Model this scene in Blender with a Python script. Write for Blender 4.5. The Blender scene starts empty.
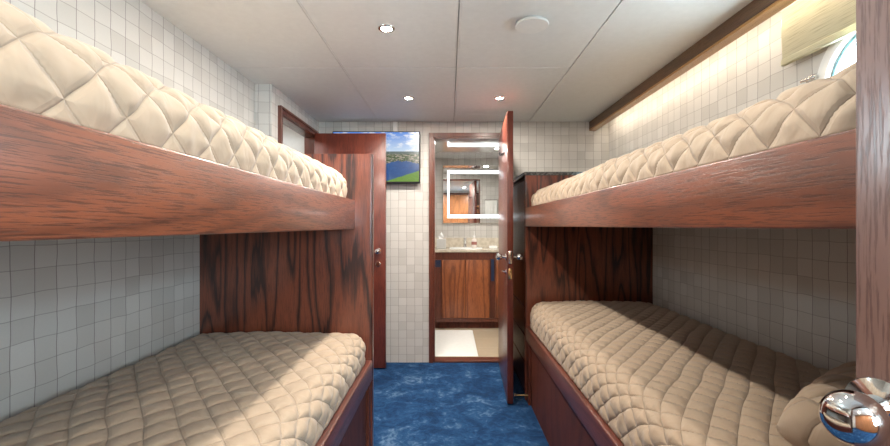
import bpy, bmesh, math, random
import numpy as np
from mathutils import Vector, noise, Matrix
random.seed(3)
S = bpy.context.scene
COL = S.collection
PI = math.pi
R = math.radians

# ------------------------------------------------------------------ layout (metres; camera at the origin of x,y)
EYE = 1.16
HC = 2.045                     # ceiling
XL, XL2, XR = -1.21, -1.105, 1.36
YF = 3.57                      # far wall
YB = -0.12                     # near wall (camera stands in its doorway)
ALU = -0.455                    # the upper left rail sits further back
AL, DL = -0.371, 2.035         # left bunk: rail face, end panel
AR, DR = 0.51, 2.80            # right bunk
YB2 = 5.25                     # bathroom far wall

# ------------------------------------------------------------------ materials
def new_mat(name):
    m = bpy.data.materials.new(name); m.use_nodes = True
    nt = m.node_tree; nt.nodes.clear()
    out = nt.nodes.new('ShaderNodeOutputMaterial')
    b = nt.nodes.new('ShaderNodeBsdfPrincipled')
    nt.links.new(b.outputs[0], out.inputs[0])
    return m, nt, b

def N(nt, kind, **kw):
    n = nt.nodes.new(kind)
    for k, v in kw.items():
        if k.startswith('i_'):
            n.inputs[k[2:].replace('_', ' ')].default_value = v
        else:
            setattr(n, k, v)
    return n

def math_n(nt, op, a, b=None, c=None, clamp=False):
    n = nt.nodes.new('ShaderNodeMath'); n.operation = op; n.use_clamp = clamp
    for i, v in enumerate((a, b, c)):
        if v is None: continue
        if isinstance(v, (int, float)): n.inputs[i].default_value = v
        else: nt.links.new(v, n.inputs[i])
    return n.outputs[0]

def mixc(nt, fac, a, b, mode='MIX'):
    n = nt.nodes.new('ShaderNodeMix'); n.data_type = 'RGBA'; n.blend_type = mode
    for idx, v in ((0, fac), (6, a), (7, b)):
        if isinstance(v, (int, float)): n.inputs[idx].default_value = v
        elif isinstance(v, tuple): n.inputs[idx].default_value = (*v, 1) if len(v) == 3 else v
        else: nt.links.new(v, n.inputs[idx])
    return n.outputs[2]

def ramp(nt, fac, stops, interp='LINEAR'):
    n = nt.nodes.new('ShaderNodeValToRGB'); n.color_ramp.interpolation = interp
    cr = n.color_ramp
    while len(cr.elements) < len(stops): cr.elements.new(0.5)
    for e, (p, c) in zip(cr.elements, stops):
        e.position = p; e.color = (*c, 1) if len(c) == 3 else c
    nt.links.new(fac, n.inputs[0])
    return n.outputs[0]

def bump(nt, b, h, strength=0.3, dist=0.01):
    n = nt.nodes.new('ShaderNodeBump'); n.inputs['Strength'].default_value = strength
    n.inputs['Distance'].default_value = dist
    nt.links.new(h, n.inputs['Height']); nt.links.new(n.outputs[0], b.inputs['Normal'])

def plain(name, col, rough=0.5, metal=0.0, spec=None, coat=0.0, bumpy=0.0):
    m, nt, b = new_mat(name)
    tc = N(nt, 'ShaderNodeTexCoord')
    nz = N(nt, 'ShaderNodeTexNoise', i_Scale=35.0, i_Detail=3.0)
    nt.links.new(tc.outputs['Object'], nz.inputs['Vector'])
    dark = tuple(c * 0.93 for c in col)
    nt.links.new(mixc(nt, nz.outputs[0], dark, tuple(min(1, c * 1.05) for c in col)), b.inputs['Base Color'])
    b.inputs['Roughness'].default_value = rough
    b.inputs['Metallic'].default_value = metal
    if spec is not None: b.inputs['Specular IOR Level'].default_value = spec
    b.inputs['Coat Weight'].default_value = coat
    if bumpy: bump(nt, b, nz.outputs[0], bumpy, 0.003)
    return m

def emissive(name, col, strength):
    m, nt, b = new_mat(name)
    b.inputs['Base Color'].default_value = (0.8, 0.8, 0.8, 1)
    b.inputs['Emission Color'].default_value = (*col, 1)
    b.inputs['Emission Strength'].default_value = strength
    return m

def wood(name, axis, light, mid, dark, K=9.0, across=2.2, along=0.28, rough=0.32, pore=0.5, coat=0.15, seed=0.0, streak=0.5, sp=0.45):
    """stained open-grain timber; axis = direction of the grain (0,1,2)"""
    m, nt, b = new_mat(name)
    tc = N(nt, 'ShaderNodeTexCoord')
    def stretched(sa, sl, off):
        mp = N(nt, 'ShaderNodeMapping')
        sc = [sa, sa, sa]; sc[axis] = sl
        mp.inputs['Scale'].default_value = sc
        mp.inputs['Location'].default_value = (off, off * 1.7, off * 0.6)
        nt.links.new(tc.outputs['Object'], mp.inputs[0])
        return mp.outputs[0]
    n1 = N(nt, 'ShaderNodeTexNoise', i_Scale=1.0, i_Detail=1.5, i_Roughness=0.45)
    nt.links.new(stretched(across, along * 2, seed), n1.inputs['Vector'])
    n1b = N(nt, 'ShaderNodeTexNoise', i_Scale=1.0, i_Detail=2.0)
    nt.links.new(stretched(across * 14, along * 22, seed + 3), n1b.inputs['Vector'])
    f = math_n(nt, 'ADD', math_n(nt, 'MULTIPLY', n1.outputs[0], K), math_n(nt, 'MULTIPLY', n1b.outputs[0], 0.42))
    fr = math_n(nt, 'FRACT', f)
    ring = ramp(nt, fr, [(0.0, (1, 1, 1)), (0.10, (0.35,) * 3), (0.35, (0.0,) * 3), (0.62, (0.12,) * 3), (0.93, (1, 1, 1))])
    n2 = N(nt, 'ShaderNodeTexNoise', i_Scale=1.0, i_Detail=4.0, i_Roughness=0.7)
    nt.links.new(stretched(330, 13, seed + 9), n2.inputs['Vector'])
    por = ramp(nt, n2.outputs[0], [(0.42, (1, 1, 1)), (0.50, (0, 0, 0))])
    n3 = N(nt, 'ShaderNodeTexNoise', i_Scale=1.0, i_Detail=2.0)
    nt.links.new(stretched(5, 0.8, seed + 21), n3.inputs['Vector'])
    c = mixc(nt, n3.outputs[0], mid, light)
    c = mixc(nt, math_n(nt, 'MULTIPLY', ring, streak), c, dark)
    c = mixc(nt, math_n(nt, 'MULTIPLY', por, pore), c, tuple(x * 0.7 for x in dark))
    nt.links.new(c, b.inputs['Base Color'])
    b.inputs['Roughness'].default_value = rough
    b.inputs['Specular IOR Level'].default_value = sp
    b.inputs['Coat Weight'].default_value = coat
    b.inputs['Coat Roughness'].default_value = 0.22 if coat < 0.7 else 0.12
    h = math_n(nt, 'SUBTRACT', 1.0, math_n(nt, 'ADD', math_n(nt, 'MULTIPLY', por, 0.7), math_n(nt, 'MULTIPLY', ring, 0.3)))
    bump(nt, b, h, 0.22, 0.0015)
    return m

WL, WM, WD = (0.235, 0.062, 0.030), (0.135, 0.032, 0.018), (0.028, 0.008, 0.006)
M = {}
M['panel_z'] = wood('wood_end_panel', 2, (0.24, 0.062, 0.028), (0.14, 0.034, 0.018), (0.014, 0.005, 0.004), K=7, across=9.0, along=0.42, streak=0.9, pore=0.4, coat=0.75)
M['rail_y'] = wood('wood_rail', 1, (0.29, 0.088, 0.038), (0.19, 0.050, 0.024), (0.045, 0.014, 0.009), K=11, across=4.5, along=0.30, streak=0.45, seed=4, pore=0.6, rough=0.36, coat=0.6)
M['base_z'] = wood('wood_base', 2, (0.15, 0.040, 0.022), (0.095, 0.025, 0.016), (0.03, 0.009, 0.007), K=10, across=3, streak=0.5, seed=7, rough=0.5, coat=0.0, sp=0.25)
M['lower_rail_y'] = wood('wood_lower_rail', 1, (0.19, 0.055, 0.034), (0.13, 0.036, 0.024), (0.04, 0.012, 0.009), K=10, across=5, streak=0.5, seed=12)
M['door_z'] = wood('wood_door', 2, (0.20, 0.046, 0.026), (0.14, 0.030, 0.018), (0.05, 0.012, 0.009), K=9, across=2.6, streak=0.35, seed=15, rough=0.28)
M['near_door'] = wood('wood_near_door', 2, (0.25, 0.155, 0.132), (0.20, 0.118, 0.10), (0.12, 0.064, 0.054), K=8, across=6, streak=0.35, seed=18, rough=0.30, pore=0.6)
M['bath_wood'] = wood('wood_vanity', 2, (0.44, 0.145, 0.05), (0.30, 0.085, 0.03), (0.07, 0.018, 0.010), K=12, across=3.2, streak=0.6, seed=23)
M['frame_z'] = wood('wood_frame', 2, (0.17, 0.050, 0.028), (0.12, 0.034, 0.020), (0.04, 0.012, 0.008), K=6, across=6, streak=0.35, seed=30)
M['cornice_y'] = wood('wood_cornice', 1, (0.17, 0.085, 0.038), (0.11, 0.055, 0.026), (0.04, 0.018, 0.010), K=8, across=6, streak=0.4, seed=33)
M['lit_lip_y'] = wood('wood_lit_cornice_lip', 1, (0.50, 0.27, 0.09), (0.42, 0.21, 0.07), (0.25, 0.11, 0.03), K=6, across=6, streak=0.3, seed=50)  # strip lamp glow on the cornice edge, put into a lighter orange wood colour
M['orange_wood'] = wood('wood_corridor', 2, (0.45, 0.19, 0.07), (0.33, 0.12, 0.045), (0.12, 0.04, 0.018), K=10, across=3, streak=0.4, seed=41)

def wallpaper():
    m, nt, b = new_mat('grid_wallpaper')
    g = N(nt, 'ShaderNodeNewGeometry')
    sp = N(nt, 'ShaderNodeSeparateXYZ'); nt.links.new(g.outputs['Position'], sp.inputs[0])
    sn = N(nt, 'ShaderNodeSeparateXYZ'); nt.links.new(g.outputs['True Normal'], sn.inputs[0])
    side = math_n(nt, 'GREATER_THAN', math_n(nt, 'ABSOLUTE', sn.outputs[0]), 0.5)
    u = math_n(nt, 'ADD', math_n(nt, 'MULTIPLY', sp.outputs[1], side),
               math_n(nt, 'MULTIPLY', sp.outputs[0], math_n(nt, 'SUBTRACT', 1.0, side)))
    P = 0.069
    us = math_n(nt, 'DIVIDE', math_n(nt, 'ADD', u, 20.0 * P + 0.015), P)
    vs = math_n(nt, 'DIVIDE', sp.outputs[2], P)
    # slightly wandering hand drawn lines
    nw = N(nt, 'ShaderNodeTexNoise', i_Scale=9.0, i_Detail=1.0); nt.links.new(g.outputs['Position'], nw.inputs['Vector'])
    w = math_n(nt, 'MULTIPLY', math_n(nt, 'SUBTRACT', nw.outputs[0], 0.5), 0.16)
    us = math_n(nt, 'ADD', us, w); vs = math_n(nt, 'SUBTRACT', vs, w)
    def cell(s): return math_n(nt, 'FLOOR', s)
    def line(s, t):
        f = math_n(nt, 'ABSOLUTE', math_n(nt, 'SUBTRACT', math_n(nt, 'FRACT', s), 0.5))
        return math_n(nt, 'GREATER_THAN', f, 0.5 - t)
    cx = N(nt, 'ShaderNodeCombineXYZ')
    nt.links.new(cell(us), cx.inputs[0]); nt.links.new(cell(vs), cx.inputs[1]); nt.links.new(side, cx.inputs[2])
    wn = N(nt, 'ShaderNodeTexWhiteNoise'); wn.noise_dimensions = '3D'; nt.links.new(cx.outputs[0], wn.inputs[0])
    base = ramp(nt, wn.outputs[0], [(0.0, (0.52, 0.50, 0.47)), (0.45, (0.58, 0.56, 0.53)), (1.0, (0.62, 0.60, 0.57))])
    fz = N(nt, 'ShaderNodeTexNoise', i_Scale=240.0, i_Detail=2.0); nt.links.new(g.outputs['Position'], fz.inputs['Vector'])
    base = mixc(nt, math_n(nt, 'MULTIPLY', fz.outputs[0], 0.16), base, (0.35, 0.34, 0.33))
    base = mixc(nt, math_n(nt, 'MULTIPLY', line(vs, 0.018), 0.65), base, (0.27, 0.25, 0.235))
    base = mixc(nt, math_n(nt, 'MULTIPLY', line(us, 0.020), 0.85), base, (0.22, 0.20, 0.19))
    nt.links.new(base, b.inputs['Base Color'])
    b.inputs['Roughness'].default_value = 0.6
    b.inputs['Specular IOR Level'].default_value = 0.3
    return m
M['wallpaper'] = wallpaper()

def carpet():
    m, nt, b = new_mat('blue_carpet')
    tc = N(nt, 'ShaderNodeTexCoord')
    n1 = N(nt, 'ShaderNodeTexNoise', i_Scale=4.2, i_Detail=5.0, i_Roughness=0.62, i_Distortion=0.9)
    nt.links.new(tc.outputs['Object'], n1.inputs['Vector'])
    n2 = N(nt, 'ShaderNodeTexNoise', i_Scale=260.0, i_Detail=2.0)
    nt.links.new(tc.outputs['Object'], n2.inputs['Vector'])
    n3 = N(nt, 'ShaderNodeTexNoise', i_Scale=16.0, i_Detail=4.0, i_Roughness=0.7, i_Distortion=1.4)
    nt.links.new(tc.outputs['Object'], n3.inputs['Vector'])
    s = math_n(nt, 'ADD', math_n(nt, 'MULTIPLY', n1.outputs[0], 0.6), math_n(nt, 'MULTIPLY', n3.outputs[0], 0.4))
    c = ramp(nt, s, [(0.36, (0.006, 0.024, 0.070)), (0.47, (0.010, 0.046, 0.132)), (0.55, (0.022, 0.085, 0.205)), (0.64, (0.15, 0.25, 0.40))])
    c = mixc(nt, math_n(nt, 'MULTIPLY', n2.outputs[0], 0.45), c, (0.012, 0.04, 0.11))
    nt.links.new(c, b.inputs['Base Color'])
    b.inputs['Roughness'].default_value = 0.95
    b.inputs['Specular IOR Level'].default_value = 0.1
    b.inputs['Sheen Weight'].default_value = 0.05
    b.inputs['Sheen Tint'].default_value = (0.5, 0.7, 1, 1)
    h = math_n(nt, 'ADD', n2.outputs[0], math_n(nt, 'MULTIPLY', n3.outputs[0], 2.0))
    bump(nt, b, h, 0.9, 0.006)
    return m
M['carpet'] = carpet()

def fabric(name, a, b_):
    """quilted cotton; the UV map holds the sewing pattern, so seams lie on whole numbers"""
    m, nt, b = new_mat(name)
    tc = N(nt, 'ShaderNodeTexCoord')
    uv = N(nt, 'ShaderNodeUVMap'); sp = N(nt, 'ShaderNodeSeparateXYZ'); nt.links.new(uv.outputs[0], sp.inputs[0])
    def dist(o):
        f = math_n(nt, 'ABSOLUTE', math_n(nt, 'SUBTRACT', math_n(nt, 'FRACT', o), 0.5))
        return math_n(nt, 'SUBTRACT', 0.5, f)
    d = math_n(nt, 'MINIMUM', dist(sp.outputs[0]), dist(sp.outputs[1]))
    groove = ramp(nt, d, [(0.0, (0, 0, 0)), (0.035, (0.45,) * 3), (0.12, (0.85,) * 3), (0.35, (1, 1, 1))])
    thread = ramp(nt, d, [(0.012, (1, 1, 1)), (0.03, (0, 0, 0))])
    n = N(nt, 'ShaderNodeTexNoise', i_Scale=1.0, i_Detail=2.0, i_Roughness=0.45, i_Distortion=0.7)
    mp = N(nt, 'ShaderNodeMapping'); mp.inputs['Scale'].default_value = (15, 22, 17)
    nt.links.new(tc.outputs['Object'], mp.inputs[0]); nt.links.new(mp.outputs[0], n.inputs['Vector'])
    col = mixc(nt, n.outputs[0], a, b_)
    col = mixc(nt, math_n(nt, 'MULTIPLY', thread, 0.28), col, (0.26, 0.19, 0.13))
    nt.links.new(col, b.inputs['Base Color'])
    b.inputs['Roughness'].default_value = 0.72
    b.inputs['Specular IOR Level'].default_value = 0.25
    b.inputs['Sheen Weight'].default_value = 0.15
    h = math_n(nt, 'ADD', math_n(nt, 'MULTIPLY', n.outputs[0], 0.8), math_n(nt, 'MULTIPLY', groove, 0.8))
    bump(nt, b, h, 0.75, 0.007)
    return m
M['fabric'] = fabric('tan_quilted_fabric', (0.42, 0.315, 0.222), (0.48, 0.37, 0.27))

M['ceiling'] = plain('white_ceiling_panel', (0.735, 0.745, 0.735), 0.38, spec=0.4)
M['seam'] = plain('white_seam_strip', (0.30, 0.30, 0.30), 0.6)
M['white'] = plain('white_paint', (0.78, 0.78, 0.76), 0.4)
M['closet_white'] = plain('white_lining', (0.70, 0.69, 0.66), 0.5)
M['gelcoat'] = plain('glossy_bathroom_ceiling', (0.62, 0.62, 0.61), 0.09, spec=0.9, coat=1.0)
M['chrome'] = plain('chrome', (0.80, 0.79, 0.77), 0.07, 1.0)
M['nickel'] = plain('satin_nickel', (0.62, 0.58, 0.52), 0.25, 1.0)
M['brass'] = plain('brass', (0.75, 0.56, 0.28), 0.25, 1.0)
M['black'] = plain('black_plastic', (0.012, 0.013, 0.017), 0.3)
M['bluepanel'] = plain('dark_blue_plastic', (0.02, 0.03, 0.07), 0.35)
M['tile'] = plain('beige_floor_tile', (0.52, 0.43, 0.31), 0.25)
M['towel'] = plain('white_terry', (0.83, 0.83, 0.80), 0.95, bumpy=0.5)
M['card'] = plain('grey_card', (0.55, 0.55, 0.54), 0.7)
M['tissue'] = plain('white_tissue', (0.85, 0.85, 0.84), 0.9)
M['soap'] = plain('clear_soap_bottle', (0.68, 0.60, 0.55), 0.15)
M['red'] = plain('red_print', (0.30, 0.11, 0.09), 0.5)
M['blind'] = None

def granite(name, a, b_, sc=60):
    m, nt, b = new_mat(name)
    tc = N(nt, 'ShaderNodeTexCoord')
    n = N(nt, 'ShaderNodeTexNoise', i_Scale=float(sc), i_Detail=4.0); nt.links.new(tc.outputs['Object'], n.inputs['Vector'])
    nt.links.new(ramp(nt, n.outputs[0], [(0.35, a), (0.62, b_)]), b.inputs['Base Color'])
    b.inputs['Roughness'].default_value = 0.12
    return m
M['dark_granite'] = granite('dark_granite', (0.02, 0.022, 0.025), (0.12, 0.12, 0.115))
M['pale_granite'] = granite('pale_granite', (0.54, 0.48, 0.38), (0.68, 0.62, 0.52), 25)

def blind_mat():
    m, nt, b = new_mat('woven_blind_fabric')
    tc = N(nt, 'ShaderNodeTexCoord'); mp = N(nt, 'ShaderNodeMapping'); mp.inputs['Scale'].default_value = (1, 9, 330)
    nt.links.new(tc.outputs['Object'], mp.inputs[0])
    n = N(nt, 'ShaderNodeTexNoise', i_Scale=1.0, i_Detail=3.0); nt.links.new(mp.outputs[0], n.inputs['Vector'])
    c = ramp(nt, n.outputs[0], [(0.30, (0.42, 0.38, 0.24)), (0.45, (0.62, 0.58, 0.42)), (0.7, (0.68, 0.64, 0.48))])
    nt.links.new(c, b.inputs['Base Color']); b.inputs['Roughness'].default_value = 0.85
    tr = nt.nodes.new('ShaderNodeBsdfTranslucent'); nt.links.new(c, tr.inputs[0])
    mx = nt.nodes.new('ShaderNodeMixShader'); mx.inputs[0].default_value = 0.35
    nt.links.new(b.outputs[0], mx.inputs[1]); nt.links.new(tr.outputs[0], mx.inputs[2])
    out = [q for q in nt.nodes if q.type == 'OUTPUT_MATERIAL'][0]
    nt.links.new(mx.outputs[0], out.inputs[0])
    return m
M['blind'] = blind_mat()

def glass_mat():
    m = bpy.data.materials.new('pale_green_glass'); m.use_nodes = True; nt = m.node_tree; nt.nodes.clear()
    out = nt.nodes.new('ShaderNodeOutputMaterial')
    tr = nt.nodes.new('ShaderNodeBsdfTransparent'); tr.inputs[0].default_value = (0.90, 0.97, 0.97, 1)
    gl = nt.nodes.new('ShaderNodeBsdfGlossy'); gl.inputs['Roughness'].default_value = 0.03
    mx = nt.nodes.new('ShaderNodeMixShader')
    mx.inputs[0].default_value = 0.05; nt.links.new(tr.outputs[0], mx.inputs[1]); nt.links.new(gl.outputs[0], mx.inputs[2])
    nt.links.new(mx.outputs[0], out.inputs[0])
    return m
M['glass'] = glass_mat()

def mirror_mat():
    m, nt, b = new_mat('mirror_silver')
    b.inputs['Base Color'].default_value = (0.88, 0.89, 0.88, 1); b.inputs['Metallic'].default_value = 1; b.inputs['Roughness'].default_value = 0.01
    return m
M['mirror'] = mirror_mat()

def screen_mat(x0, x1, z0, z1):
    """television picture: blue sky, far hills, tree belt with roofs, lake and lawn"""
    m, nt, b = new_mat('television_picture')
    g = N(nt, 'ShaderNodeTexCoord')
    sp = N(nt, 'ShaderNodeSeparateXYZ'); nt.links.new(g.outputs['Object'], sp.inputs[0])
    u = math_n(nt, 'DIVIDE', math_n(nt, 'SUBTRACT', sp.outputs[0], x0), x1 - x0)
    v = math_n(nt, 'DIVIDE', math_n(nt, 'SUBTRACT', sp.outputs[2], z0), z1 - z0)
    def nz(su, sv, det=3.0, off=0):
        mp = N(nt, 'ShaderNodeMapping'); mp.inputs['Scale'].default_value = (su, 1, sv); mp.inputs['Location'].default_value = (off, 0, off)
        nt.links.new(g.outputs['Object'], mp.inputs[0])
        n = N(nt, 'ShaderNodeTexNoise', i_Scale=1.0, i_Detail=det, i_Roughness=0.65); nt.links.new(mp.outputs[0], n.inputs['Vector'])
        return n.outputs[0]
    def step(val, edge, soft=0.01):
        return math_n(nt, 'MULTIPLY', math_n(nt, 'SUBTRACT', val, edge) if not isinstance(edge, float) else math_n(nt, 'SUBTRACT', val, edge), 1.0 / soft, clamp=True)
    sky = ramp(nt, v, [(0.60, (0.62, 0.78, 0.95)), (1.0, (0.10, 0.28, 0.80))])
    sky = mixc(nt, ramp(nt, nz(9, 26, 4.0), [(0.50, (0, 0, 0)), (0.62, (1, 1, 1))]), sky, (0.9, 0.93, 0.98))
    hills = mixc(nt, nz(60, 90), (0.07, 0.10, 0.10), (0.17, 0.22, 0.20))
    trees = ramp(nt, nz(75, 110, 4.0, 2), [(0.36, (0.008, 0.02, 0.008)), (0.50, (0.04, 0.09, 0.02)), (0.60, (0.17, 0.20, 0.09))])
    roofs = ramp(nt, nz(22, 85, 2.0, 5), [(0.51, (0, 0, 0)), (0.54, (1, 1, 1))])
    band = mixc(nt, math_n(nt, 'MULTIPLY', roofs, 0.8), trees, (0.52, 0.42, 0.36))
    lake = mixc(nt, nz(18, 40, 3, 9), (0.005, 0.03, 0.16), (0.03, 0.15, 0.42))
    lawn = mixc(nt, nz(40, 60, 3, 4), (0.10, 0.24, 0.02), (0.22, 0.40, 0.05))
    wob = math_n(nt, 'MULTIPLY', math_n(nt, 'SUBTRACT', nz(25, 0.1, 2, 7), 0.5), 0.10)
    # lake shore and lawn edges sweep across the picture
    uu = math_n(nt, 'SUBTRACT', u, 0.80)
    shore = math_n(nt, 'ADD', math_n(nt, 'SUBTRACT', 0.42, math_n(nt, 'MULTIPLY', math_n(nt, 'MULTIPLY', uu, uu), 1.5)), wob)
    lw = math_n(nt, 'ADD', math_n(nt, 'ADD', 0.06, math_n(nt, 'MULTIPLY', math_n(nt, 'SUBTRACT', u, 0.70), 0.55)), math_n(nt, 'MULTIPLY', wob, 0.3))
    c = mixc(nt, step(v, 0.54, 0.03), band, hills)
    c = mixc(nt, step(v, 0.605, 0.01), c, sky)
    c = mixc(nt, step(shore, v, 0.012), c, lake)
    c = mixc(nt, step(lw, v, 0.012), c, lawn)
    b.inputs['Base Color'].default_value = (0.01, 0.01, 0.01, 1)
    b.inputs['Roughness'].default_value = 0.2
    nt.links.new(c, b.inputs['Emission Color']); b.inputs['Emission Strength'].default_value = SCREEN
    return m

# ------------------------------------------------------------------ mesh helpers
class MB:
    def __init__(s): s.bm = bmesh.new()
    def box(s, x0, x1, y0, y1, z0, z1, bev=0.0, seg=2):
        r = bmesh.ops.create_cube(s.bm, size=1.0)
        vs = r['verts']
        for v in vs:
            v.co = Vector(((x0 + x1) / 2 + v.co.x * (x1 - x0), (y0 + y1) / 2 + v.co.y * (y1 - y0), (z0 + z1) / 2 + v.co.z * (z1 - z0)))
        if bev:
            es = list({e for v in vs for e in v.link_edges})
            bmesh.ops.bevel(s.bm, geom=es, offset=bev, segments=seg, profile=0.5, affect='EDGES')
        return s
    def cyl(s, c, axis, r, h, seg=32, r2=None, bev=0.0):
        """cylinder centred at c along axis vector"""
        ax = Vector(axis).normalized()
        q = Vector((0, 0, 1)).rotation_difference(ax).to_matrix().to_4x4()
        mt = Matrix.Translation(Vector(c)) @ q
        g = bmesh.ops.create_cone(s.bm, cap_ends=True, segments=seg, radius1=r, radius2=r if r2 is None else r2, depth=h, matrix=mt)
        if bev:
            es = [e for e in {e for v in g['verts'] for e in v.link_edges} if len(e.link_faces) == 2 and any(len(f.verts) > 4 for f in e.link_faces)]
            bmesh.ops.bevel(s.bm, geom=es, offset=bev, segments=3, profile=0.5, affect='EDGES')
        return s
    def lathe(s, c, axis, prof, seg=32):
        """prof: list of (radius, height) along axis"""
        ax = Vector(axis).normalized()
        q = Vector((0, 0, 1)).rotation_difference(ax)
        c = Vector(c); rings = []
        for r, h in prof:
            if r < 1e-6: rings.append([s.bm.verts.new(c + q @ Vector((0, 0, h)))])
            else: rings.append([s.bm.verts.new(c + q @ Vector((r * math.cos(2 * PI * i / seg), r * math.sin(2 * PI * i / seg), h))) for i in range(seg)])
        for a, b in zip(rings, rings[1:]):
            for i in range(seg):
                j = (i + 1) % seg
                if len(a) == 1 and len(b) == 1: continue
                if len(a) == 1: s.bm.faces.new((a[0], b[i], b[j]))
                elif len(b) == 1: s.bm.faces.new((a[i], a[j], b[0]))
                else: s.bm.faces.new((a[i], a[j], b[j], b[i]))
        return s
    def tube(s, pts, r, seg=12):
        pts = [Vector(p) for p in pts]; rings = []
        for k, p in enumerate(pts):
            d = (pts[min(k + 1, len(pts) - 1)] - pts[max(k - 1, 0)]).normalized()
            q = Vector((0, 0, 1)).rotation_difference(d)
            rings.append([s.bm.verts.new(p + q @ Vector((r * math.cos(2 * PI * i / seg), r * math.sin(2 * PI * i / seg), 0))) for i in range(seg)])
        for a, b in zip(rings, rings[1:]):
            for i in range(seg):
                j = (i + 1) % seg; s.bm.faces.new((a[i], a[j], b[j], b[i]))
        s.bm.faces.new(rings[0]); s.bm.faces.new(rings[-1])
        return s
    def xf(s, mt):
        bmesh.ops.transform(s.bm, matrix=mt, verts=s.bm.verts[:]); return s
    def build(s, name, mat, parent=None, smooth=False, local=False):
        bmesh.ops.recalc_face_normals(s.bm, faces=s.bm.faces[:])
        me = bpy.data.meshes.new(name); 
        if parent is not None and not local:
            wl = parent.location.copy(); p = parent.parent
            while p is not None: wl += p.location; p = p.parent
            bmesh.ops.translate(s.bm, verts=s.bm.verts[:], vec=-wl)
        s.bm.to_mesh(me); s.bm.free()
        if smooth:
            for f in me.polygons: f.use_smooth = True
            try: me.set_sharp_from_angle(angle=R(40))
            except Exception: pass
        me.materials.append(mat)
        o = bpy.data.objects.new(name, me); COL.objects.link(o)
        if parent is not None: o.parent = parent
        return o

def tag(o, label=None, cat=None, group=None, kind=None):
    if label: o['label'] = label
    if cat: o['category'] = cat
    if group: o['group'] = group
    if kind: o['kind'] = kind
    return o
def thing(name, loc, label, cat, group=None, kind=None):
    o = bpy.data.objects.new(name, None); COL.objects.link(o); o.location = loc
    o.empty_display_size = 0.05
    return tag(o, label, cat, group, kind)
def struct(name, mb, mat, smooth=False):
    return tag(mb.build(name, mat, None, smooth), kind='structure')

# ------------------------------------------------------------------ tunables
SCREEN = 0.42
P_DOWN = 9.5
P_STRIP = 1.9
P_BATH = 3.5
WORLD = 30.0
EXPO = 1.08

# ------------------------------------------------------------------ setting
def def_hole(w_, xa, xb, yc, zc, pr=0.20, seg=64):
    """square wall patch (0.46 m) with a round opening"""
    a_in = []; a_out = []; b_in = []; b_out = []
    for i in range(seg):
        t = 2 * PI * i / seg; c, s_ = math.cos(t), math.sin(t)
        k = 0.23 / max(abs(c), abs(s_))
        for lst, rr, x in ((a_in, pr, xa), (a_out, k, xa), (b_in, pr, xb), (b_out, k, xb)):
            lst.append(w_.bm.verts.new((x, yc + c * rr, zc + s_ * rr)))
    for i in range(seg):
        j = (i + 1) % seg
        w_.bm.faces.new((a_in[i], a_out[i], a_out[j], a_in[j])); w_.bm.faces.new((b_in[i], b_in[j], b_out[j], b_out[i]))
        w_.bm.faces.new((a_in[i], a_in[j], b_in[j], b_in[i]))
struct('floor', MB().box(-2.2, 2.16, -1.4, YF + 0.02, -0.06, 0.0), M['carpet'])
f2 = MB().box(-0.5, 1.4, YF + 0.02, YB2 + 0.1, -0.06, 0.0)
struct('floor_bathroom', f2, M['tile'])
# tile joints are grooves between separate slabs: shallow raised tiles in one mesh
tl = MB()
for i in range(5):
    for j in range(5):
        x = -0.5 + i * 0.38; y = YF + 0.10 + j * 0.33
        tl.box(x + 0.002, x + 0.378, y + 0.002, min(y + 0.328, YB2), 0.0, 0.004, 0.001, 1)
struct('floor_bathroom_tiles', tl, M['tile'])

LPY = 0.66
wl_ = MB().box(XL - 0.06, XL, YB, LPY - 0.23, 0, HC + 0.02).box(XL - 0.06, XL, LPY + 0.23, 2.616, 0, HC + 0.02).box(XL - 0.06, XL, LPY - 0.23, LPY + 0.23, 0, 1.42).box(XL - 0.06, XL, LPY - 0.23, LPY + 0.23, 1.88, HC + 0.02)
def_hole(wl_, XL, XL - 0.06, LPY, 1.65)
struct('wall_left', wl_, M['wallpaper'])
# wall segment with the closet doorway y 2.74..3.43
struct('wall_left_doorway', MB().box(XL - 0.06, XL2, 2.617, 2.70, 0, HC + 0.02).box(XL2 - 0.08, XL2, 2.70, 2.745, 0, HC + 0.02).box(XL2 - 0.08, XL2, 3.47, YF, 0, HC + 0.02).box(XL2 - 0.08, XL2, 2.745, 3.47, 1.905, HC + 0.02), M['wallpaper'])
# adjoining white room seen through that doorway
struct('wall_adjoining', MB().box(-2.1, -2.04, 2.3, YF + 0.1, 0, 1.70).box(-2.1, -2.04, 2.3, YF + 0.1, 1.708, HC + 0.02).box(-2.1, -2.05, 2.3, YF + 0.1, 1.69, 1.72)
       .box(-2.1, XL2 - 0.08, YF, YF + 0.1, 0, HC + 0.02).box(-2.1, XL - 0.06, 2.3, 2.36, 0, HC + 0.02), M['closet_white'])

OX0, OX1, OZ = -0.135, 0.50, 1.915    # bathroom opening
struct('wall_far', MB().box(XL2 - 0.08, OX0, YF, YF + 0.1, 0, HC + 0.02).box(OX1, XR + 0.06, YF, YF + 0.1, 0, HC + 0.02).box(OX0, OX1, YF, YF + 0.1, OZ, HC + 0.02), M['wallpaper'])
# right wall with round porthole
PC = (1.33, 1.65); PR = 0.20
wr = MB().box(XR, XR + 0.06, YB, 1.10, 0, HC + 0.02).box(XR, XR + 0.06, 1.56, YF, 0, HC + 0.02).box(XR, XR + 0.06, 1.10, 1.56, 0, 1.42).box(XR, XR + 0.06, 1.10, 1.56, 1.88, HC + 0.02)
def_hole(wr, XR, XR + 0.06, PC[0], PC[1])
struct('wall_right', wr, M['wallpaper'])
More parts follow.
